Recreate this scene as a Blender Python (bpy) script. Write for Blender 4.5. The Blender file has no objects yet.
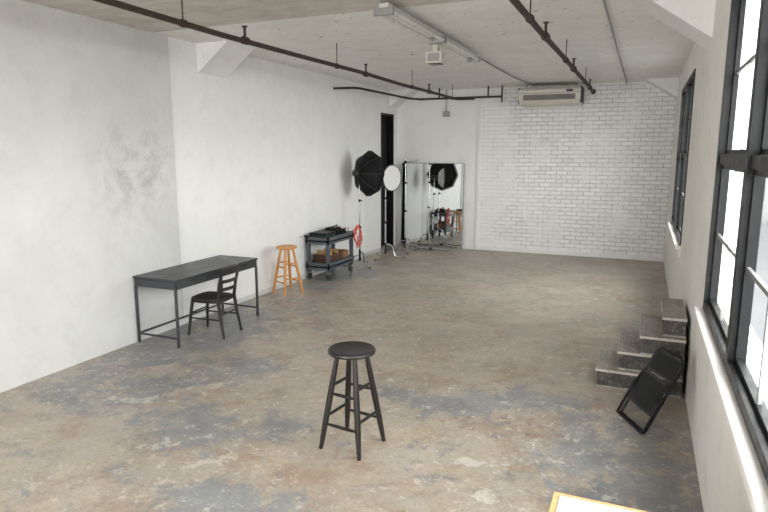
import bpy, bmesh, math, random
from mathutils import Vector, Matrix
random.seed(4)
R=math.radians
# ------------------------------------------------------------------ nodes
class NM:
    def __init__(s,name):
        s.m=bpy.data.materials.new(name); s.m.use_nodes=True
        s.t=s.m.node_tree; s.n=s.t.nodes; s.l=s.t.links
        s.b=s.n['Principled BSDF']; s.co=s.n.new('ShaderNodeTexCoord')
    def inp(s,node,key,v):
        if v is None: return
        if isinstance(v,bpy.types.NodeSocket): s.l.new(v,node.inputs[key])
        else: node.inputs[key].default_value=v
    def mapc(s,scale=(1,1,1),loc=(0,0,0),rot=(0,0,0)):
        m=s.n.new('ShaderNodeMapping'); m.inputs['Scale'].default_value=scale
        m.inputs['Location'].default_value=loc; m.inputs['Rotation'].default_value=rot
        s.l.new(s.co.outputs['Object'],m.inputs['Vector']); return m.outputs[0]
    def noise(s,scale,detail=5,rough=.55,dist=0,vec=None):
        n=s.n.new('ShaderNodeTexNoise'); s.inp(n,'Vector',vec if vec is not None else s.co.outputs['Object'])
        s.inp(n,'Scale',scale); s.inp(n,'Detail',detail); s.inp(n,'Roughness',rough); s.inp(n,'Distortion',dist)
        return n.outputs['Fac']
    def ramp(s,f,a,b,lo=0.,hi=1.):
        n=s.n.new('ShaderNodeMapRange'); s.inp(n,'Value',f); s.inp(n,'From Min',a); s.inp(n,'From Max',b)
        s.inp(n,'To Min',lo); s.inp(n,'To Max',hi); return n.outputs[0]
    def math(s,op,a,b=None):
        n=s.n.new('ShaderNodeMath'); n.operation=op; s.inp(n,0,a)
        if b is not None: s.inp(n,1,b)
        return n.outputs[0]
    def mix(s,f,a,b):
        n=s.n.new('ShaderNodeMix'); n.data_type='RGBA'
        s.inp(n,0,f)
        for i,v in ((6,a),(7,b)):
            if isinstance(v,bpy.types.NodeSocket): s.l.new(v,n.inputs[i])
            else: n.inputs[i].default_value=(*v,1) if len(v)==3 else v
        return n.outputs[2]
    def bump(s,h,st=.3,d=.01):
        n=s.n.new('ShaderNodeBump'); s.inp(n,'Strength',st); s.inp(n,'Distance',d); s.inp(n,'Height',h)
        s.l.new(n.outputs[0],s.b.inputs['Normal'])
    def col(s,c):
        if isinstance(c,bpy.types.NodeSocket): s.l.new(c,s.b.inputs['Base Color'])
        else: s.b.inputs['Base Color'].default_value=(*c,1)
    def rough(s,v): s.inp(s.b,'Roughness',v)
    def blob(s,x,y,rx,ry,rot=0):
        m=s.n.new('ShaderNodeMapping'); m.vector_type='TEXTURE'
        m.inputs['Location'].default_value=(x,y,0); m.inputs['Rotation'].default_value=(0,0,rot)
        m.inputs['Scale'].default_value=(rx,ry,1e3)
        s.l.new(s.co.outputs['Object'],m.inputs['Vector'])
        v=s.n.new('ShaderNodeVectorMath'); v.operation='LENGTH'; s.l.new(m.outputs[0],v.inputs[0])
        return s.ramp(v.outputs['Value'],1.25,.35)
def srgb(r,g,b):
    f=lambda c:(c/255/12.92 if c/255<=.04045 else ((c/255+.055)/1.055)**2.4)
    return (f(r),f(g),f(b))
def simple(name,c,rough=.5,metal=0,var=.12,scale=12,bump=0,spec=None):
    m=NM(name); n=m.noise(scale,5)
    m.col(m.mix(m.ramp(n,.3,.7),tuple(x*(1-var) for x in c),tuple(min(1,x*(1+var)) for x in c)))
    m.rough(m.ramp(n,.3,.7,max(0,rough-.07),min(1,rough+.07))); m.b.inputs['Metallic'].default_value=metal
    if spec is not None: m.b.inputs['Specular IOR Level'].default_value=spec
    if bump: m.bump(m.noise(scale*4,4),bump,.005)
    return m.m
def wood(name,c1,c2,rough=.45,scale=(14,14,2)):
    m=NM(name); n=m.noise(3,5,.6,1.2,m.mapc(scale)); m.col(m.mix(m.ramp(n,.3,.7),c1,c2)); m.rough(rough)
    m.bump(n,.1,.002); return m.m

# floor ------------------------------------------------------------
def floor_mat():
    m=NM('worn_painted_concrete')
    big=m.noise(.6,8,.7,.4); mid=m.noise(2.2,10,.75,.3); fine=m.noise(8,10,.78,.3); mic=m.noise(34,6,.75)
    c=m.mix(m.ramp(big,.38,.62),srgb(162,148,131),srgb(188,176,159))
    c=m.mix(m.ramp(mid,.42,.58,0,.7),c,srgb(168,163,154))
    rb=m.noise(1.5,10,.8,.4,m.mapc(loc=(7,3,0)))
    c=m.mix(m.ramp(rb,.49,.61,0,.65),c,srgb(148,122,98))
    reg=m.blob(.05,4.4,.75,1.25)
    for a in ((-1.55,4.95,.95,.28,-.1),(-3.2,3.75,.8,.5,.2),(-5.0,5.8,1.1,2.2,0),(-4.5,4.0,1.0,.6,.3),(-.9,5.3,.7,.35,.3),
              (-5.1,9.8,.7,1.7,0),(-3.8,4.9,.7,.4,.5),(-2.3,2.9,.8,.3,.1),(.2,7.6,.35,1.6,0)):
        reg=m.math('MAXIMUM',reg,m.blob(*a))
    pn=m.noise(2.4,13,.86,.3,m.mapc(loc=(2.3,9.1,0)))
    pf=m.ramp(m.math('ADD',pn,m.math('MULTIPLY',reg,.12)),.545,.60)
    pc=m.mix(m.ramp(mid,.40,.60),srgb(112,119,127),srgb(144,148,151))
    c=m.mix(m.math('MULTIPLY',pf,.85),c,pc)
    c=m.mix(m.ramp(m.noise(3.4,12,.85,.2,m.mapc(loc=(5,1,0))),.54,.66,0,.5),c,srgb(100,91,82))
    c=m.mix(m.math('MULTIPLY',m.ramp(m.noise(6,8,.75,.2,m.mapc(loc=(1,11,0))),.54,.62,0,.75),m.blob(-1.0,4.7,.8,.3,0)),c,srgb(120,72,54))
    fl=m.math('MULTIPLY',m.ramp(fine,.56,.595),m.ramp(m.noise(.9,5,.6,0,m.mapc(loc=(9,4,0))),.38,.50))
    fl=m.math('MAXIMUM',fl,m.math('MULTIPLY',m.ramp(m.noise(26,5,.7),.62,.66),.8))
    for a in ((-.85,3.62,.14,.1,0),(-1.0,4.05,.28,.1,.3),(-3.3,3.35,.3,.07,.5),(-.35,3.35,.2,.07,.2),(-2.8,3.3,.35,.1,.9),(-4.2,3.9,.4,.12,.4),(-3.7,4.5,.3,.1,.8)):
        bl=m.ramp(m.math('ADD',m.math('MULTIPLY',m.blob(*a),.14),fine),.60,.65)
        fl=m.math('MAXIMUM',fl,m.math('MULTIPLY',bl,m.ramp(m.blob(*a),0,.1)))
    c=m.mix(m.math('MULTIPLY',fl,.6),c,srgb(214,209,197))
    c=m.mix(m.ramp(mic,.38,.68,0,.3),c,srgb(104,97,90))
    m.col(c)
    m.rough(m.ramp(mid,.3,.7,.28,.5)); m.b.inputs['Specular IOR Level'].default_value=.5
    m.bump(m.math('ADD',m.math('MULTIPLY',mic,.3),fine),.16,.006)
    return m.m
def plaster(name,c1,c2,dirt,scr=None,sc=1.,amt=.45):
    m=NM(name); a=m.noise(.8*sc,8,.7,.3); b=m.noise(3.5*sc,10,.78,.4); f=m.noise(24,5)
    c=m.mix(m.ramp(a,.38,.62),c1,c2)
    c=m.mix(m.ramp(b,.50,.64,0,amt),c,dirt)
    d=m.noise(9,8,.8,.2); c=m.mix(m.ramp(d,.65,.70,0,.25),c,srgb(160,158,155))
    if scr:
        n=m.noise(3.0,10,.8,.4,m.mapc(loc=(3,0,1)))
        v=m.n.new('ShaderNodeVectorMath'); v.operation='DISTANCE'; m.l.new(m.co.outputs['Object'],v.inputs[0])
        v.inputs[1].default_value=scr
        reg=m.ramp(v.outputs['Value'],.8,.2)
        s2=m.math('MULTIPLY',m.ramp(n,.46,.58),reg)
        c=m.mix(m.math('MULTIPLY',s2,.55),c,srgb(152,152,154))
    m.col(c); m.rough(.75); m.bump(m.math('ADD',f,m.math('MULTIPLY',b,2)),.12,.006)
    return m.m
def brick_mat():
    m=NM('painted_white_brick')
    sx=m.n.new('ShaderNodeSeparateXYZ'); m.l.new(m.co.outputs['Object'],sx.inputs[0])
    cb=m.n.new('ShaderNodeCombineXYZ'); m.l.new(sx.outputs['X'],cb.inputs['X']); m.l.new(sx.outputs['Z'],cb.inputs['Y'])
    br=m.n.new('ShaderNodeTexBrick'); m.l.new(cb.outputs[0],br.inputs['Vector'])
    br.inputs['Scale'].default_value=1; br.inputs['Brick Width'].default_value=.235; br.inputs['Row Height'].default_value=.088
    br.inputs['Mortar Size'].default_value=.007; br.inputs['Mortar Smooth'].default_value=.5
    br.inputs['Color1'].default_value=(*srgb(240,240,239),1); br.inputs['Color2'].default_value=(*srgb(228,228,227),1)
    br.inputs['Mortar'].default_value=(*srgb(168,168,168),1)
    n=m.noise(1.3,9,.75,.5); n2=m.noise(9,6,.7)
    plain=m.ramp(m.math('ADD',n,m.math('MULTIPLY',m.ramp(sx.outputs['X'],-2.6,-3.5),.25)),.48,.62)
    c=m.mix(m.math('MULTIPLY',plain,.7),br.outputs['Color'],srgb(240,240,239))
    c=m.mix(m.ramp(n2,.60,.70,0,.5),c,srgb(170,167,163))
    m.col(c); m.rough(.6)
    h=m.math('SUBTRACT',m.math('MULTIPLY',m.noise(14,4),.3),br.outputs['Fac'])
    m.bump(h,.5,.008); return m.m
def ceil_mat(name,c1,c2,spots=True,boards=False):
    m=NM(name); a=m.noise(2.2,10,.8,.4); c=m.mix(m.ramp(a,.38,.62),c1,c2)
    if boards:
        w=m.noise(1.4,8,.7,.3,m.mapc((1.0,5,1))); c=m.mix(m.ramp(w,.45,.62,0,.45),c,srgb(172,164,152))
        w=m.noise(5,8,.7,.3,m.mapc((1.0,2,1))); c=m.mix(m.ramp(w,.55,.7,0,.5),c,srgb(220,216,208))
    if spots:
        s=m.noise(11,3,.5); c=m.mix(m.ramp(s,.68,.72,0,.75),c,srgb(84,80,76))
        s=m.noise(4,9,.8); c=m.mix(m.ramp(s,.60,.70,0,.4),c,srgb(180,175,167))
    m.col(c); m.rough(.85); m.bump(m.noise(18,6),.25,.008); return m.m
M={}
M['floor']=floor_mat()
M['wall_grey']=plaster('aged_grey_plaster',srgb(200,200,199),srgb(210,210,209),srgb(192,192,192),(-5.5,5.4,2.0),1,.4)
M['wall']=plaster('white_painted_plaster',srgb(231,231,230),srgb(237,237,236),srgb(222,221,219))
M['wall_r']=plaster('offwhite_painted_plaster',srgb(232,230,226),srgb(238,236,232),srgb(212,208,202))
M['brick']=brick_mat()
M['ceil']=ceil_mat('old_white_ceiling',srgb(228,227,224),srgb(240,239,236))
M['ceil2']=ceil_mat('raw_concrete_ceiling',srgb(190,185,177),srgb(212,208,200),False,True)
M['black']=simple('black_painted_steel',srgb(20,21,23),.45,spec=.25)
M['blackwood']=simple('black_lacquered_wood',srgb(28,25,24),.38,0,.3,20)
M['char']=simple('charcoal_metal',srgb(60,62,66),.38,.2,.08,8)
M['chard']=simple('dark_charcoal',srgb(42,44,47),.45)
M['pine']=wood('honey_pine',srgb(190,126,60),srgb(214,152,84))
M['rustpipe']=simple('old_iron_pipe',srgb(62,50,43),.7,.2,.35,9,.2)
M['galv']=simple('galvanised_metal',srgb(150,150,150),.4,.7)
M['chrome']=simple('chrome',srgb(190,192,195),.18,1,.03)
M['white_metal']=simple('white_enamel',srgb(200,200,196),.35,0,.04)
M['plastic_w']=simple('ivory_plastic',srgb(208,205,194),.4,0,.03)
M['dgrey']=simple('dark_grille',srgb(46,46,48),.6)
M['fabric']=simple('black_nylon',srgb(14,14,16),.6,0,.3,30,spec=.25)
M['wfabric']=simple('white_nylon',srgb(228,228,228),.6,0,.02)
M['cart']=simple('grey_polymer',srgb(78,84,91),.5,0,.1)
M['orange']=simple('orange_rubber',srgb(200,56,30),.45)
M['green']=simple('dark_green_case',srgb(30,54,47),.5)
M['card']=wood('brown_cardboard',srgb(118,84,56),srgb(150,112,80),.8)
M['dwood']=wood('dark_wood',srgb(66,44,31),srgb(92,64,44),.6)
M['ply']=wood('plywood_edge',srgb(180,140,90),srgb(204,170,120),.6)
M['wtop']=simple('white_scuffed_laminate',srgb(186,183,175),.5,0,.06,6)
M['tube']=simple('tube_glass',srgb(225,225,220),.3,0,.02)
M['asphalt']=simple('asphalt',srgb(60,60,62),.9)
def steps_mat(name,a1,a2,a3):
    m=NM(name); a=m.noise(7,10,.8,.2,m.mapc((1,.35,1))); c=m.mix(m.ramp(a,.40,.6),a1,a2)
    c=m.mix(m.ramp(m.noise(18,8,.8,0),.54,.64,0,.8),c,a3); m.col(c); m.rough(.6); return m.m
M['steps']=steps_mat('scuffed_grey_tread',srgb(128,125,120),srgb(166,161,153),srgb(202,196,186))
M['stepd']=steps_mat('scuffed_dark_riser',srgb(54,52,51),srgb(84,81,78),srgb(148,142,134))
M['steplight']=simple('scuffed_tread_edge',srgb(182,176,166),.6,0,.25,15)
mm=NM('mirror_glass'); mm.col((.78,.80,.80)); mm.b.inputs['Metallic'].default_value=1; mm.rough(.015); M['mirror']=mm.m
g=NM('dusty_window_glass'); t=g.n.new('ShaderNodeBsdfTransparent'); t.inputs[0].default_value=(.94,.96,.96,1)
gl=g.n.new('ShaderNodeBsdfGlossy'); gl.inputs['Roughness'].default_value=.05
mx=g.n.new('ShaderNodeMixShader'); mx.inputs[0].default_value=.05
g.l.new(t.outputs[0],mx.inputs[1]); g.l.new(gl.outputs[0],mx.inputs[2])
g.l.new(mx.outputs[0],g.n['Material Output'].inputs['Surface']); M['glass']=g.m
def facade():
    m=NM('street_facade')
    sx=m.n.new('ShaderNodeSeparateXYZ'); m.l.new(m.co.outputs['Object'],sx.inputs[0])
    ad=m.math('ADD',sx.outputs['Y'],sx.outputs['X'])
    cb=m.n.new('ShaderNodeCombineXYZ'); m.l.new(ad,cb.inputs['X']); m.l.new(sx.outputs['Z'],cb.inputs['Y'])
    br=m.n.new('ShaderNodeTexBrick'); br.offset=0; m.l.new(cb.outputs[0],br.inputs['Vector'])
    br.inputs['Scale'].default_value=1; br.inputs['Brick Width'].default_value=3.4; br.inputs['Row Height'].default_value=2.8
    br.inputs['Mortar Size'].default_value=.7; br.inputs['Color1'].default_value=(.042,.046,.044,1)
    br.inputs['Color2'].default_value=(.05,.055,.052,1); br.inputs['Mortar'].default_value=(.072,.073,.07,1)
    m.col(br.outputs['Color']); m.rough(.8); return m.m
M['facade']=facade()
M['leaf']=simple('foliage',(.05,.062,.044),.8,0,.3,2)
M['bark']=simple('bark',srgb(72,65,60),.9)

# ------------------------------------------------------------------ mesh builder
class B:
    def __init__(s,name): s.name=name; s.bm=bmesh.new(); s.mats=[]
    def mi(s,k):
        if k not in s.mats: s.mats.append(k)
        return s.mats.index(k)
    def _tag(s,faces,k):
        i=s.mi(k)
        for f in faces: f.material_index=i
    def box(s,x0,x1,y0,y1,z0,z1,k,mat=None):
        r=bmesh.ops.create_cube(s.bm,size=1)
        T=Matrix.Translation(((x0+x1)/2,(y0+y1)/2,(z0+z1)/2))@Matrix.Diagonal((abs(x1-x0),abs(y1-y0),abs(z1-z0),1))
        if mat is not None: T=mat@T
        bmesh.ops.transform(s.bm,matrix=T,verts=r['verts'])
        s._tag({f for v in r['verts'] for f in v.link_faces},k); return s
    def cyl(s,p,q,r1,r2=None,k='black',seg=16):
        p=Vector(p);q=Vector(q);d=q-p
        if r2 is None:r2=r1
        r=bmesh.ops.create_cone(s.bm,cap_ends=True,segments=seg,radius1=r1,radius2=r2,depth=d.length)
        T=Matrix.Translation((p+q)/2)@d.to_track_quat('Z','Y').to_matrix().to_4x4()
        bmesh.ops.transform(s.bm,matrix=T,verts=r['verts'])
        s._tag({f for v in r['verts'] for f in v.link_faces},k); return s
    def sph(s,c,r,k,sc=(1,1,1)):
        o=bmesh.ops.create_uvsphere(s.bm,u_segments=16,v_segments=10,radius=r)
        bmesh.ops.transform(s.bm,matrix=Matrix.Translation(c)@Matrix.Diagonal((*sc,1)),verts=o['verts'])
        s._tag({f for v in o['verts'] for f in v.link_faces},k); return s
    def tube(s,pts,r,k,closed=False,seg=8,taper=None):
        pts=[Vector(p) for p in pts]; n=len(pts); rings=[]
        prev=None
        for i,p in enumerate(pts):
            a=pts[(i-1)%n] if (closed or i>0) else p; b=pts[(i+1)%n] if (closed or i<n-1) else p
            t=(b-a).normalized()
            if prev is None:
                u=t.orthogonal().normalized()
            else:
                u=(prev-t*prev.dot(t)); u=u.normalized() if u.length>1e-6 else t.orthogonal().normalized()
            prev=u; v=t.cross(u); rr=r if taper is None else taper[i]
            rings.append([s.bm.verts.new(p+(u*math.cos(2*math.pi*j/seg)+v*math.sin(2*math.pi*j/seg))*rr) for j in range(seg)])
        fs=[]
        for i in range(n if closed else n-1):
            A=rings[i];C=rings[(i+1)%n]
            for j in range(seg): fs.append(s.bm.faces.new((A[j],A[(j+1)%seg],C[(j+1)%seg],C[j])))
        if not closed:
            fs.append(s.bm.faces.new(rings[0][::-1])); fs.append(s.bm.faces.new(rings[-1]))
        s._tag(fs,k); return s
    def lathe(s,prof,k,T=None,seg=40):
        T=T or Matrix.Identity(4); rings=[]
        for r,z in prof:
            rings.append([s.bm.verts.new(T@Vector((max(r,1e-4)*math.cos(2*math.pi*j/seg),max(r,1e-4)*math.sin(2*math.pi*j/seg),z))) for j in range(seg)])
        fs=[]
        for A,C in zip(rings,rings[1:]):
            for j in range(seg): fs.append(s.bm.faces.new((A[j],A[(j+1)%seg],C[(j+1)%seg],C[j])))
        s._tag(fs,k); return s
    def prism(s,poly,axis,a,b,k):
        def P(u,v,w): return {'y':(u,w,v),'x':(w,u,v),'z':(u,v,w)}[axis]
        A=[s.bm.verts.new(P(u,v,a)) for u,v in poly]; C=[s.bm.verts.new(P(u,v,b)) for u,v in poly]; n=len(poly)
        fs=[s.bm.faces.new(A),s.bm.faces.new(C[::-1])]+[s.bm.faces.new((A[i],C[i],C[(i+1)%n],A[(i+1)%n])) for i in range(n)]
        s._tag(fs,k); return s
    def done(s,bevel=0,loc=(0,0,0),rotz=0,fix=True):
        if fix: bmesh.ops.recalc_face_normals(s.bm,faces=s.bm.faces)
        me=bpy.data.meshes.new(s.name); s.bm.to_mesh(me); s.bm.free()
        for k in s.mats: me.materials.append(M[k])
        for p in me.polygons: p.use_smooth=True
        me.set_sharp_from_angle(angle=R(32))
        o=bpy.data.objects.new(s.name,me); bpy.context.scene.collection.objects.link(o)
        o.location=loc; o.rotation_euler=(0,0,rotz)
        if bevel:
            b=o.modifiers.new('bevel','BEVEL'); b.width=bevel; b.segments=2; b.limit_method='ANGLE'; b.angle_limit=R(40)
        return o

# ------------------------------------------------------------------ room shell
XL,XR,YB,YF,H=-5.5,.49,13.65,-3.0,3.65
HT=H-.001
B('floor').box(XL-.3,XR+.3,YF-.2,YB+.3,-.15,0,'floor').done()
b=B('ceiling'); b.box(XL-.3,XR+.3,5.81,YB+.3,H,H+.2,'ceil'); b.box(XL-.3,XR+.3,YF-.2,5.81,H,H+.2,'ceil2'); b.done()
b=B('wall_left')
b.box(XL-.25,XL,6.05,12.65,0,H,'wall'); b.box(XL-.25,XL+.03,YF,6.05,0,H,'wall_grey'); b.done()
B('wall_corner').box(XL-.25,XL,13.42,YB+.25,0,H,'wall').done()
B('trim_5').box(XL-.25,XL,12.65,13.42,3.12,H,'wall').done()
b=B('wall_back'); b.box(-3.5,XR+.25,YB,YB+.25,0,H,'brick'); b.box(XL,-3.5,YB+.0,YB+.25,0,H,'wall'); b.box(-3.53,-3.47,YB-.03,YB,0,H,'wall'); b.done()
wins=[(-2.4,-.4,1.08,3.4,1),(.75,5.05,1.08,3.4,3),(8.45,11.3,1.08,3.25,2)]  # first entry is an unseen window behind the camera, added for fill light
b=B('wall_right'); ys=YF
for y0,y1,z0,z1,n in wins:
    b.box(XR,XR+.25,ys,y0,0,H,'wall_r'); b.box(XR,XR+.25,y0,y1,0,z0,'wall_r'); b.box(XR,XR+.25,y0,y1,z1,H,'wall_r'); ys=y1
b.box(XR,XR+.25,ys,YB,0,H,'wall_r'); b.done()
b=B('wall_front'); b.box(XL,-4.9,YF-.2,YF,0,H,'wall'); b.box(-.6,XR,YF-.2,YF,0,H,'wall'); b.box(-4.9,-.6,YF-.2,YF,0,1.0,'wall'); b.box(-4.9,-.6,YF-.2,YF,3.3,H,'wall'); b.done()
def haunch(name,xw,xc,y0,y1,z=3.28):
    B(name).prism([(xw,z),(xc,H),(xw,H)],'y',y0,y1,'wall').done()
haunch('trim_1',XR,-.04,6.5,7.15); haunch('trim_2',XR,-.1,13.1,YB)
haunch('trim_3',XL,-5.0,6.6,7.2); haunch('trim_4',XL,-4.95,13.15,YB)
B('baseboard_back').box(-3.5,XR,YB-.05,YB,0,.1,'wall').done(.01)
B('baseboard_left').box(XL,XL+.015,6.05,12.6,0,.07,'wall_grey').done()
def window(i,y0,y1,z0,z1,n):
    b=B('window_%d'%i); x0,x1=XR-.012,XR+.075
    f=.055
    b.box(x0,x1,y0,y0+f,z0,z1,'black'); b.box(x0,x1,y1-f,y1,z0,z1,'black'); b.box(x0,x1,y0+f,y1-f,z1-f,z1,'black'); b.box(x0,x1,y0+f,y1-f,z0,z0+f*1.2,'black')
    w=(y1-y0)/n
    for k in range(1,n): b.box(x0,x1,y0+k*w-.05,y0+k*w+.05,z0+f*1.2,z1-f,'black')
    mr=2.2
    for k in range(n):
        a=y0+k*w+(.055 if k==0 else .05); c=y0+(k+1)*w-(.055 if k==n-1 else .05)
        b.box(x0+.015,x1-.01,a,c,mr-.035,mr+.035,'black')
        for za,zb,dx in ((z0+f*1.2,mr-.035,.0),(mr+.035,z1-f,.02)):
            xa,xb=XR+.02+dx,XR+.045+dx
            b.box(xa,xb,a,a+.035,za,zb,'black'); b.box(xa,xb,c-.035,c,za,zb,'black'); b.box(xa,xb,a,c,zb-.03,zb,'black'); b.box(xa,xb,a,c,za,za+.03,'black')
            ym=(a+c)/2; b.box(xa+.005,xb-.002,ym-.012,ym+.012,za,zb,'galv')
            zm=(za+zb)/2; b.box(xa+.005,xb-.002,a,c,zm-.012,zm+.012,'galv')
            b.box(xa+.010,xa+.014,a+.01,c-.01,za+.01,zb-.01,'glass')
    b.done()
    s=B('trim_%d'%(i+10)); s.box(XR-.07,XR+.02,y0-.06,y1+.06,z0-.05,z0-.005,'wall_r'); s.box(XR-.02,XR,y0-.03,y1+.03,z0-.16,z0-.05,'wall_r'); s.done(.006)
    L=bpy.data.lights.new('window_portal_%d'%i,'AREA'); L.shape='RECTANGLE'; L.size=z1-z0; L.size_y=y1-y0; L.cycles.is_portal=True
    o=bpy.data.objects.new('window_portal_%d'%i,L); bpy.context.scene.collection.objects.link(o)
    o.location=(XR+.2,(y0+y1)/2,(z0+z1)/2); o.rotation_euler=(0,R(90),0)
for i,w in enumerate(wins): window(i+1,*w)
b=B('window_4')  # unseen rear window frame, opening added to let in fill light
for x in (-4.9,-3.47,-2.03,-.66): b.box(x,x+.06,YF-.1,YF-.02,1.0,3.3,'black')
for z in (1.0,2.15,3.24): b.box(-4.84,-.66,YF-.09,YF-.03,z,z+.06,'black')
b.done()
L=bpy.data.lights.new('window_portal_4','AREA'); L.shape='RECTANGLE'; L.size=4.3; L.size_y=2.3; L.cycles.is_portal=True
o=bpy.data.objects.new('window_portal_4',L); bpy.context.scene.collection.objects.link(o)
o.location=(-2.75,YF-.15,2.15); o.rotation_euler=(R(90),0,0)
b=B('door_1'); b.box(XL-.2,XL-.15,12.652,13.418,0,3.118,'black'); b.box(XL-.15,XL-.13,12.75,13.32,.15,1.3,'black'); b.box(XL-.15,XL-.13,12.75,13.32,1.5,2.9,'black')
b.cyl((XL-.15,12.8,1.05),(XL-.08,12.8,1.05),.02,k='chrome'); b.box(XL-.15,XL-.0,12.652,12.69,0,3.118,'black'); b.box(XL-.15,XL-.0,13.38,13.418,0,3.118,'black'); b.box(XL-.15,XL-.0,12.69,13.38,3.08,3.118,'black'); b.done()
# exterior
B('street').box(.8,60,-40,140,-4.2,-4,'asphalt').done()
b=B('street_building'); b.box(10,22,36,130,-3.99,17,'facade'); b.box(9.8,22.2,35.8,130,17,17.5,'bark'); b.done()
def tree(x,y,name='street_tree'):
    b=B(name); b.tube([(x,y,-3.99),(x+.1,y,-1),(x,y+.2,1)],.2,'bark',taper=[.25,.18,.1])
    for i in range(60):
        a=random.uniform(0,6.28); r=random.uniform(0,1.5); z=random.uniform(-.5,3.2)
        b.sph((x+r*math.cos(a),y+r*math.sin(a),z),random.uniform(.12,.42),'leaf')
    b.done()
tree(7.6,31); tree(6.6,24.5,'street_tree.001')

# ------------------------------------------------------------------ ceiling services
def sag(x,z,y0,y1,r,name,hang):
    b=B(name); n=10
    b.tube([(x+.012*math.sin(i*1.7),y0+(y1-y0)*i/n,z+.012*math.sin(i*2.1)) for i in range(n+1)],r,'rustpipe',seg=12)
    for y in hang:
        b.cyl((x,y,z),(x,y,HT),.006,k='rustpipe',seg=8)
        b.cyl((x,y-.02,z),(x,y+.02,z),r*1.35,k='rustpipe',seg=14)
    for y in [h+.9 for h in hang]:
        if y<y1-.3:
            b.cyl((x,y-.035,z),(x,y+.035,z),r*1.5,k='rustpipe',seg=14); b.cyl((x,y,z),(x,y,z+.13),.014,k='rustpipe',seg=8); b.cyl((x,y,z+.13),(x,y,z+.14),.03,k='rustpipe',seg=10)
    return b
b=sag(-3.8,3.36,-2.9,12.75,.026,'sprinkler_pipe',[1.5,4.4,7.3,10.1,12.5])
b.tube([(-3.8,12.75,3.36),(-3.6,12.8,3.36),(-3.4,12.8,3.36)],.022,'rustpipe'); b.done()
b=sag(-1.01,3.4,-2.9,12.6,.028,'sprinkler_pipe.001',[2.2,5.6,8.2,10.9]); b.sph((-1.01,12.6,3.4),.05,'rustpipe'); b.done()
b=B('sprinkler_pipe.002'); b.tube([(XL+.06,10.3,3.42),(-5.05,10.35,3.42),(-4.98,10.5,3.42),(-4.9,12.9,3.42),(-4.75,13.15,3.42),(-2.9,13.15,3.42)],.022,'rustpipe',seg=10)
for x in (-4.3,-3.2,-2.9): b.cyl((x,13.15,3.30 if x>-3 else 3.42),(x,13.15,HT),.018,k='rustpipe',seg=8)
b.done()
b=B('fluorescent_light'); fx=-2.34
b.box(fx-.05,fx+.05,5.45,8.7,3.58,3.62,'white_metal')
for x in (fx-.075,fx+.075):
    for y in (5.47,7.07): b.cyl((x,y,3.54),(x,y+1.56,3.54),.019,k='tube',seg=12)
for y in (5.44,7.02,7.07,8.68): b.box(fx-.1,fx+.1,y,y+.03,3.51,3.58,'galv')
for y in (5.8,8.3): b.box(fx-.02,fx+.02,y,y+.04,3.62,HT,'white_metal')
b.done(.004)
b=B('electrical_conduit'); b.tube([(fx,8.74,3.61),(fx,11.5,3.61),(-2.30,12.0,3.61),(-2.2,12.85,3.6)],.014,'galv'); b.done()
b=B('electrical_conduit.001'); b.tube([(-.45,5.9,3.63),(-.45,13.6,3.63)],.012,'galv'); b.done()
b=B('ceiling_speaker'); 
b.box(-2.69,-2.48,7.64,7.84,3.38,3.52,'plastic_w'); b.box(-2.665,-2.505,7.632,7.64,3.40,3.50,'galv'); b.box(-2.665,-2.505,7.66,7.82,3.372,3.38,'dgrey')
b.lathe([(0,-.01),(.06,-.01),(.07,.0)],'galv',Matrix.Translation((-2.585,7.74,3.372)),24)
b.box(-2.62,-2.55,7.70,7.78,3.52,HT,'plastic_w')
b.done(.012)
b=B('air_conditioner'); b.prism([(12.9,3.30),(12.98,3.22),(13.5,3.20),(13.5,3.56),(12.98,3.56),(12.9,3.50)],'x',-2.5,-1.27,'plastic_w')
b.box(-2.4,-1.37,12.885,12.91,3.30,3.40,'dgrey')
for i in range(4): b.box(-2.4,-1.37,12.878,12.89,3.312+i*.022,3.319+i*.022,'plastic_w')
b.box(-2.5,-1.27,12.893,12.902,3.43,3.436,'dgrey'); b.box(-1.55,-1.42,12.89,12.902,3.45,3.49,'dgrey')
b.box(-2.51,-2.49,12.92,13.48,3.24,3.55,'dgrey'); b.box(-1.28,-1.26,12.92,13.48,3.24,3.55,'dgrey')
for x in (-2.4,-1.4): b.cyl((x,13.2,3.5),(x,13.2,HT),.01,k='galv',seg=8)
b.done(.006)
b=B('junction_box'); b.box(-4.35,-4.2,YB-.07,YB,3.05,3.17,'galv'); b.cyl((-4.28,YB-.03,3.17),(-4.28,YB-.03,HT),.012,k='galv',seg=8); b.done(.004)

# ------------------------------------------------------------------ furniture
def stool(name,c,zt,Rs,rb,rot,k):
    b=B(name)
    b.lathe([(0,zt-.04),(Rs*.86,zt-.04),(Rs*.97,zt-.033),(Rs,zt-.02),(Rs*.98,zt-.006),(Rs*.93,zt),(Rs*.85,zt-.004),(0,zt-.007)],k,seg=48)
    rt=Rs*.6
    def P(i,z):
        f=1-z/(zt-.04); r=rt+(rb-rt)*f; a=rot+i*math.pi/2; return Vector((r*math.cos(a),r*math.sin(a),z))
    for i in range(4):
        zs=[0,.10,.2,.4,zt*.75,zt-.035]; rad=[.015,.020,.023,.024,.021,.016]
        b.tube([P(i,z) for z in zs],.02,k,seg=14,taper=rad)
    for i in range(4):
        lo=[.20,.26][i%2]; hi=[.44,.50][i%2]
        for z in (lo,hi):
            p,q=P(i,z),P(i+1,z); b.tube([p,p.lerp(q,.3),p.lerp(q,.7),q],.01,k,seg=10,taper=[.009,.013,.013,.009])
    return b.done(0,(c[0],c[1],0))
stool('bar_stool',(-1.95,3.93),.785,.183,.25,R(37),'blackwood')
stool('bar_stool.001',(-5.17,8.12),.77,.165,.24,R(20),'pine')

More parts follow.
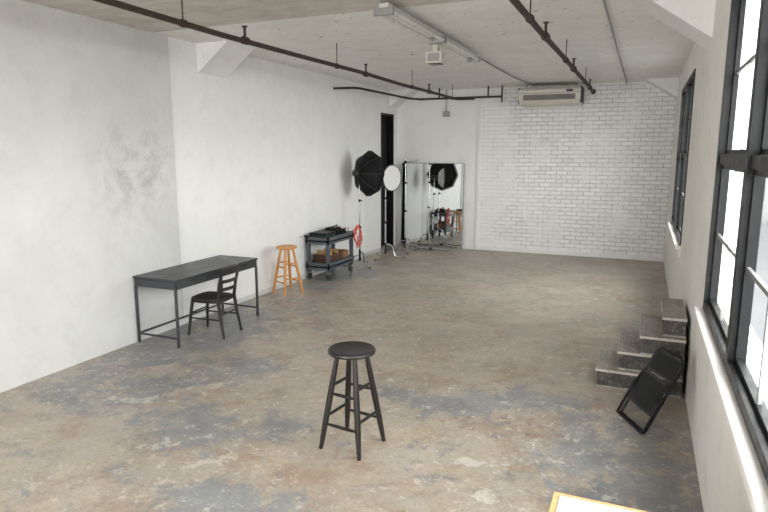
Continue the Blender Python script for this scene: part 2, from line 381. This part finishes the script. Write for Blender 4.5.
b=B('desk'); x0,x1,y0,y1=-5.46,-4.82,5.22,6.83
b.box(x0,x1,y0,y1,.785,.81,'char'); b.box(x0+.01,x1-.012,y0+.01,y1-.01,.69,.785,'chard')
for i in range(3):
    w=(y1-y0-.06)/3; a=y0+.03+i*w
    b.box(x1-.014,x1-.003,a+.005,a+w-.005,.697,.78,'char'); b.box(x1-.004,x1+.006,a+w/2-.05,a+w/2+.05,.755,.765,'black')
b.box(x0+.02,x1-.02,y0-.0,y0+.012,.697,.78,'char')
for x in (x0+.005,x1-.035):
    for y in (y0+.005,y1-.035): b.box(x,x+.028,y,y+.028,0,.69,'char')
for y in (y0+.008,y1-.032): b.box(x0+.03,x1-.03,y,y+.022,.10,.122,'char')
b.box(x0+.008,x0+.03,y0+.03,y1-.03,.10,.122,'char')
b.done(.003)

b=B('dining_chair')
seat=[(-.22,.0),(-.215,.12),(-.18,.19),(-.05,.205),(.12,.19),(.2,.16),(.215,.0)]
poly=seat+[(x,-y) for x,y in seat[::-1] if y>0]
b.prism(poly,'z',.45,.48,'blackwood')
b.tube([(x*.92,y*.92,.435) for x,y in poly],.014,'blackwood',True)
for s in (1,-1):
    b.tube([(-.235,s*.2,0),(-.21,s*.175,.25),(-.18,s*.16,.45)],.016,'blackwood',taper=[.015,.020,.022],seg=12)
    b.tube([(.27,s*.20,0),(.225,s*.185,.25),(.195,s*.18,.47),(.225,s*.185,.66),(.275,s*.19,.84)],.016,'blackwood',taper=[.015,.020,.022,.019,.016],seg=12)
    b.tube([(-.21,s*.175,.22),(.22,s*.185,.22)],.010,'blackwood')
b.tube([(-.21,-.17,.28),(-.21,.17,.28)],.010,'blackwood'); b.tube([(.215,-.18,.28),(.215,.18,.28)],.010,'blackwood')
for z,hh in ((.58,.04),(.68,.04),(.79,.08)):
    n=10; xb=.20+(z-.47)*.2
    for i in range(n):
        ya=-.185+.37*i/n; yb=-.185+.37*(i+1)/n
        f=lambda y:xb+.045*(1-(y/.185)**2)
        b.prism([(f(ya),ya),(f(ya)+.015,ya),(f(yb)+.015,yb),(f(yb),yb)],'z',z,z+hh,'blackwood')
b.done(.002,(-4.87,5.91,0),R(5))

b=B('utility_cart'); x0,x1,y0,y1=-5.46,-5.0,9.2,10.2
for z in (.22,.68):
    b.box(x0,x1,y0,y1,z,z+.03,'cart')
    for a in ((x0,x1,y0,y0+.03),(x0,x1,y1-.03,y1),(x0,x0+.03,y0,y1),(x1-.03,x1,y0,y1)): b.box(*a,z-.04,z+.09,'cart')
for x in (x0+.005,x1-.065):
    for y in (y0+.005,y1-.065): b.box(x,x+.06,y,y+.06,.13,.72,'cart')
for x in (x0+.04,x1-.04):
    for y in (y0+.06,y1-.06):
        b.cyl((x,y,.13),(x,y,.185),.02,k='black',seg=10); b.cyl((x-.018,y,.055),(x+.018,y,.055),.055,k='dgrey',seg=20); b.box(x-.026,x+.026,y-.02,y+.02,.10,.13,'galv')
b.tube([(x0+.03,y0,.76),(x0+.03,y0-.1,.80),(x0+.05,y0-.13,.80),(x1-.05,y0-.13,.80),(x1-.03,y0-.1,.80),(x1-.03,y0,.76)],.014,'black')
b.done(.004)
b=B('tool_case'); b.box(-5.40,-5.08,9.26,9.62,.712,.80,'green'); b.box(-5.41,-5.07,9.25,9.63,.80,.835,'black'); b.tube([(-5.07,9.38,.77),(-5.045,9.39,.77),(-5.045,9.49,.77),(-5.07,9.5,.77)],.006,'black'); b.done(.006)
b=B('equipment_bag'); b.box(-5.41,-5.1,9.68,10.02,.712,.83,'fabric'); b.box(-5.36,-5.15,9.74,9.98,.83,.87,'fabric'); b.tube([(-5.25,9.72,.83),(-5.2,9.74,.90),(-5.2,9.92,.91),(-5.25,9.97,.83)],.01,'black'); b.done(.02)
b=B('spring_clamps')
for i in range(6):
    x=-5.38+.06*i; y=10.09+.01*(i%2); b.cyl((x,y,.715),(x+.02,y+.02,.84+.015*(i%3)),.010,k=['orange','black','galv'][i%3],seg=8); b.cyl((x+.03,y,.715),(x-.005,y+.02,.83),.008,k='black',seg=8)
b.done()
b=B('wooden_crate'); 
for z in (.252,.31,.37): b.box(-5.41,-5.395,9.36,9.86,z,z+.05,'dwood'); b.box(-5.07,-5.055,9.36,9.86,z,z+.05,'dwood'); b.box(-5.395,-5.07,9.36,9.375,z,z+.05,'dwood'); b.box(-5.395,-5.07,9.845,9.86,z,z+.05,'dwood')
b.box(-5.395,-5.07,9.375,9.845,.252,.262,'dwood')
for i in range(7): b.box(-5.38,-5.09,9.39+i*.062,9.43+i*.062,.262,.43+.04*((i*3)%4)/2,['card','ply','dwood','card'][i%4])
b.done(.002)
b=B('cardboard_box'); b.box(-5.36,-5.08,9.9,10.14,.252,.42,'card'); b.box(-5.23,-5.21,9.899,10.141,.30,.422,'ply'); b.done(.003)
b=B('extension_cord')
for k in range(5):
    c=Vector((-4.955+.008*k,10.26+.012*math.sin(k*2),.70-.01*k)); r=.12+.016*((k*5)%4); e=1.35
    b.tube([c+Vector((.02*math.sin(3*t*.2618+k),r*.85*math.cos(t*.2618),r*e*math.sin(t*.2618)*1.0)) for t in range(24)],.0075,'orange',True)
b.tube([(-4.955,10.28,.88),(-4.97,10.24,.79),(-4.985,10.2,.79),(-5.02,10.16,.79)],.0075,'orange')
b.done()

def cstand(b,x,y,top,ang,k='chrome',rl=.42):
    b.cyl((x,y,.10),(x,y,top*.45),.017,k=k); b.cyl((x,y,top*.45),(x,y,top*.75),.0135,k=k); b.cyl((x,y,top*.75),(x,y,top),.010,k=k)
    for z in (top*.45,top*.75): b.cyl((x,y,z-.03),(x,y,z+.02),.024,k='black'); b.cyl((x,y,z-.005),(x+.06,y,z-.005),.008,k='black',seg=8)
    for i in range(3):
        a=ang+i*2*math.pi/3; z=.30-.07*i*.6
        d=Vector((math.cos(a),math.sin(a),0)); p=Vector((x,y,0))
        b.tube([p+Vector((0,0,z)),p+d*.07+Vector((0,0,z)),p+d*.13+Vector((0,0,z-.03)),p+d*.2+Vector((0,0,.06)),p+d*.25+Vector((0,0,.016)),p+d*rl+Vector((0,0,.016))],.0125,k,seg=10)
        b.sph(p+d*rl+Vector((0,0,.017)),.017,'black')
    b.cyl((x,y,.10),(x,y,.33),.022,k='black')
def ori(c,n):
    return Matrix.Translation(c)@Vector(n).normalized().to_track_quat('Z','Y').to_matrix().to_4x4()
b=B('octagonal_softbox'); cx,cy,cz=-5.0,10.9,1.83
cstand(b,-5.12,10.72,1.75,R(-30),rl=.35)
T=ori((cx,cy,cz),(.48,.87,-.05))
b.lathe([(.07,-.26),(.20,-.22),(.36,-.12),(.44,-.02),(.45,.05)],'fabric',T,8); b.lathe([(.435,.05),(.425,-.02),(.34,-.10),(.07,-.24)],'wfabric',T,8)
b.lathe([(0,-.005),(.43,-.005)],'fabric',T,8)
for j in range(8):
    a=2*math.pi*j/8; b.tube([T@Vector((r*math.cos(a),r*math.sin(a),z)) for r,z in ((.07,-.27),(.20,-.232),(.365,-.13),(.45,-.02))],.006,'dgrey')
b.cyl(T@Vector((0,0,-.24)),T@Vector((0,0,-.36)),.06,k='dgrey',seg=24); b.cyl(T@Vector((0,0,-.24)),T@Vector((0,0,-.27)),.085,k='black',seg=24)
b.cyl(T@Vector((0,.0,-.30)),(-5.12,10.72,1.72),.018,k='black')
b.done(fix=False)
b=B('beauty_dish_light'); cstand(b,-5.0,11.75,1.72,R(20),rl=.40)
T=ori((-4.80,11.6,1.72),(.93,-.36,0))
b.lathe([(.06,-.14),(.16,-.11),(.25,-.02),(.262,.0),(.262,.012),(.25,.016),(0,.02)],'wfabric',T); b.lathe([(.274,-.006),(.274,.016),(.258,.02)],'dgrey',T)
b.cyl(T@Vector((0,0,-.13)),T@Vector((0,0,-.33)),.06,k='dgrey',seg=24); b.cyl(T@Vector((0,0,-.22)),(-5.0,11.75,1.66),.016,k='black'); b.done(fix=False)
b=B('light_stand'); cstand(b,-4.9,12.65,2.1,R(60),rl=.42); b.cyl((-4.9,12.65,2.02),(-4.55,12.55,2.08),.008,k='chrome'); b.sph((-4.9,12.65,2.03),.035,'black'); b.done()
b=B('folded_light_stand'); b.tube([(-5.0,13.2,.05),(-3.95,12.95,.05)],.016,'chrome'); b.tube([(-5.0,13.12,.02),(-4.0,13.2,.02)],.013,'chrome'); b.tube([(-4.6,12.9,.016),(-4.1,13.3,.016)],.012,'chrome'); b.sph((-4.42,13.07,.045),.04,'black'); b.done()

o=B('wall_mirror'); 
o.box(-.76,.76,-.02,.0,0,2.0,'dgrey'); o.box(-.745,-.225,-.024,-.02,.015,1.985,'mirror'); o.box(-.215,.745,-.024,-.02,.015,1.985,'mirror')
for a in ((-.76,-.745,0,2),(.745,.76,0,2),(-.226,-.214,0,2)): o.box(a[0],a[1],-.03,-.0,a[2],a[3],'galv')
for z in (0,1.985): o.box(-.76,.76,-.03,0,z,z+.015,'galv')
o=o.done(0,(-4.58,YB-.12,.0)); o.rotation_euler=(R(-2.2),0,R(1.9))

b=B('wooden_steps'); n=4; sw=.185; sh=.185; x0=-.29
for i in range(n):
    xa=x0+i*sw; yb=5.92+[.0,.04,.01,.07][i]; ye=yb+[.62,.72,.86,.84][i]
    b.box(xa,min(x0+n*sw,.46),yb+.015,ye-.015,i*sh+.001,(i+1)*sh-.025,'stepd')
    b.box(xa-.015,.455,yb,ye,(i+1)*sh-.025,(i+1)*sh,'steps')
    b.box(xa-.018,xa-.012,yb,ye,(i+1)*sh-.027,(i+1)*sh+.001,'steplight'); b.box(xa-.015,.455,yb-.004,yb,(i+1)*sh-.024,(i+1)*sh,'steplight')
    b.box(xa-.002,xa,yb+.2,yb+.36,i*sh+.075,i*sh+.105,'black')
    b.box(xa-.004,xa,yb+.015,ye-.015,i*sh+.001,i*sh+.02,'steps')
    b.box(xa,.455,yb+.011,yb+.015,i*sh+.001,i*sh+.02,'steps')
b.done(.003)
# folded metal chair propped on its open legs
b=B('folding_chair'); c=Vector((.20,5.28,.345)); nrm=Vector((-.78,-.42,.46)).normalized()
side=Vector((nrm.y,-nrm.x,0)).normalized(); up=side.cross(nrm).normalized()
if up.z<0: up=-up
fw=Vector((nrm.x,nrm.y,0)).normalized()
def Q(s_,u,w=0): return c+side*s_+up*u+nrm*w
T=Matrix((( side.x,up.x,nrm.x,c.x),(side.y,up.y,nrm.y,c.y),(side.z,up.z,nrm.z,c.z),(0,0,0,1)))
hw=.20
b.tube([Q(-hw,-.36),Q(-hw,.22),Q(-hw+.03,.275),Q(-hw+.08,.29),Q(hw-.08,.29),Q(hw-.03,.275),Q(hw,.22),Q(hw,-.36)],.012,'black',seg=10)
b.box(-hw+.012,hw-.012,.075,.275,-.006,.008,'dgrey',T); b.box(-hw+.012,hw-.012,-.24,.06,.016,.032,'dgrey',T)
b.box(-hw+.03,hw-.03,-.22,.04,.032,.038,'black',T); b.box(-hw+.03,hw-.03,.095,.255,.008,.012,'black',T)
for s_ in (-1,1):
    b.tube([Q(s_*(hw-.02),.05,.03),Q(s_*(hw-.02),-.12,.05)],.009,'black'); b.cyl(Q(s_*hw,-.1,-.01),Q(s_*hw,-.1,.05),.014,k='black')
def g(v,z=.012): return Vector((v.x,v.y,z))
A=Q(-hw-.015,-.05,.03); C=Q(hw+.015,-.05,.03)
b.tube([A,g(A+fw*.13,.05),g(A+fw*.15,.014),g(C+fw*.15,.014),g(C+fw*.13,.05),C],.011,'black',seg=10)
E=Q(-hw,-.36); F=Q(hw,-.36)
b.tube([E,g(E-up*.02,.012),g(F-up*.02,.012),F],.012,'black',seg=10)
b.done(fix=False)

b=B('work_table'); x0,x1,y0,y1=-.25,.42,1.3,2.33
b.box(x0+.025,x1-.025,y0+.025,y1-.025,.895,.9,'wtop'); b.box(x0,x1,y0,y1,.87,.896,'ply')
for x in (x0+.03,x1-.08):
    for y in (y0+.03,y1-.08): b.box(x,x+.05,y,y+.05,0,.87,'ply')
b.box(x0+.035,x1-.035,y0+.04,y0+.06,.78,.87,'ply'); b.box(x0+.035,x1-.035,y1-.06,y1-.04,.78,.87,'ply'); b.box(x0+.04,x0+.06,y0+.08,y1-.08,.78,.87,'ply'); b.box(x1-.06,x1-.04,y0+.08,y1-.08,.78,.87,'ply')
b.done(.002)

# ------------------------------------------------------------------ light
w=bpy.data.worlds.new('overcast_sky'); bpy.context.scene.world=w; w.use_nodes=True
nt=w.node_tree; bg=nt.nodes['Background']; tc=nt.nodes.new('ShaderNodeTexCoord'); sp=nt.nodes.new('ShaderNodeSeparateXYZ'); nt.links.new(tc.outputs['Generated'],sp.inputs[0])
cr=nt.nodes.new('ShaderNodeValToRGB'); cr.color_ramp.elements[0].position=.0; cr.color_ramp.elements[0].color=(.90,.885,.87,1); cr.color_ramp.elements[1].position=.8; cr.color_ramp.elements[1].color=(1,.985,.975,1)
nt.links.new(sp.outputs['Z'],cr.inputs[0]); nt.links.new(cr.outputs[0],bg.inputs[0]); bg.inputs[1].default_value=14.5
bpy.context.scene.view_settings.view_transform='Standard'
# ------------------------------------------------------------------ camera
cd=bpy.data.cameras.new('camera'); cd.sensor_width=36; cd.lens=28.22; cd.clip_start=.05; cd.clip_end=400
co=bpy.data.objects.new('camera',cd); bpy.context.scene.collection.objects.link(co)
co.location=(0,0,2.25); co.rotation_euler=(R(90-9.8),0,R(23.2)); bpy.context.scene.camera=co
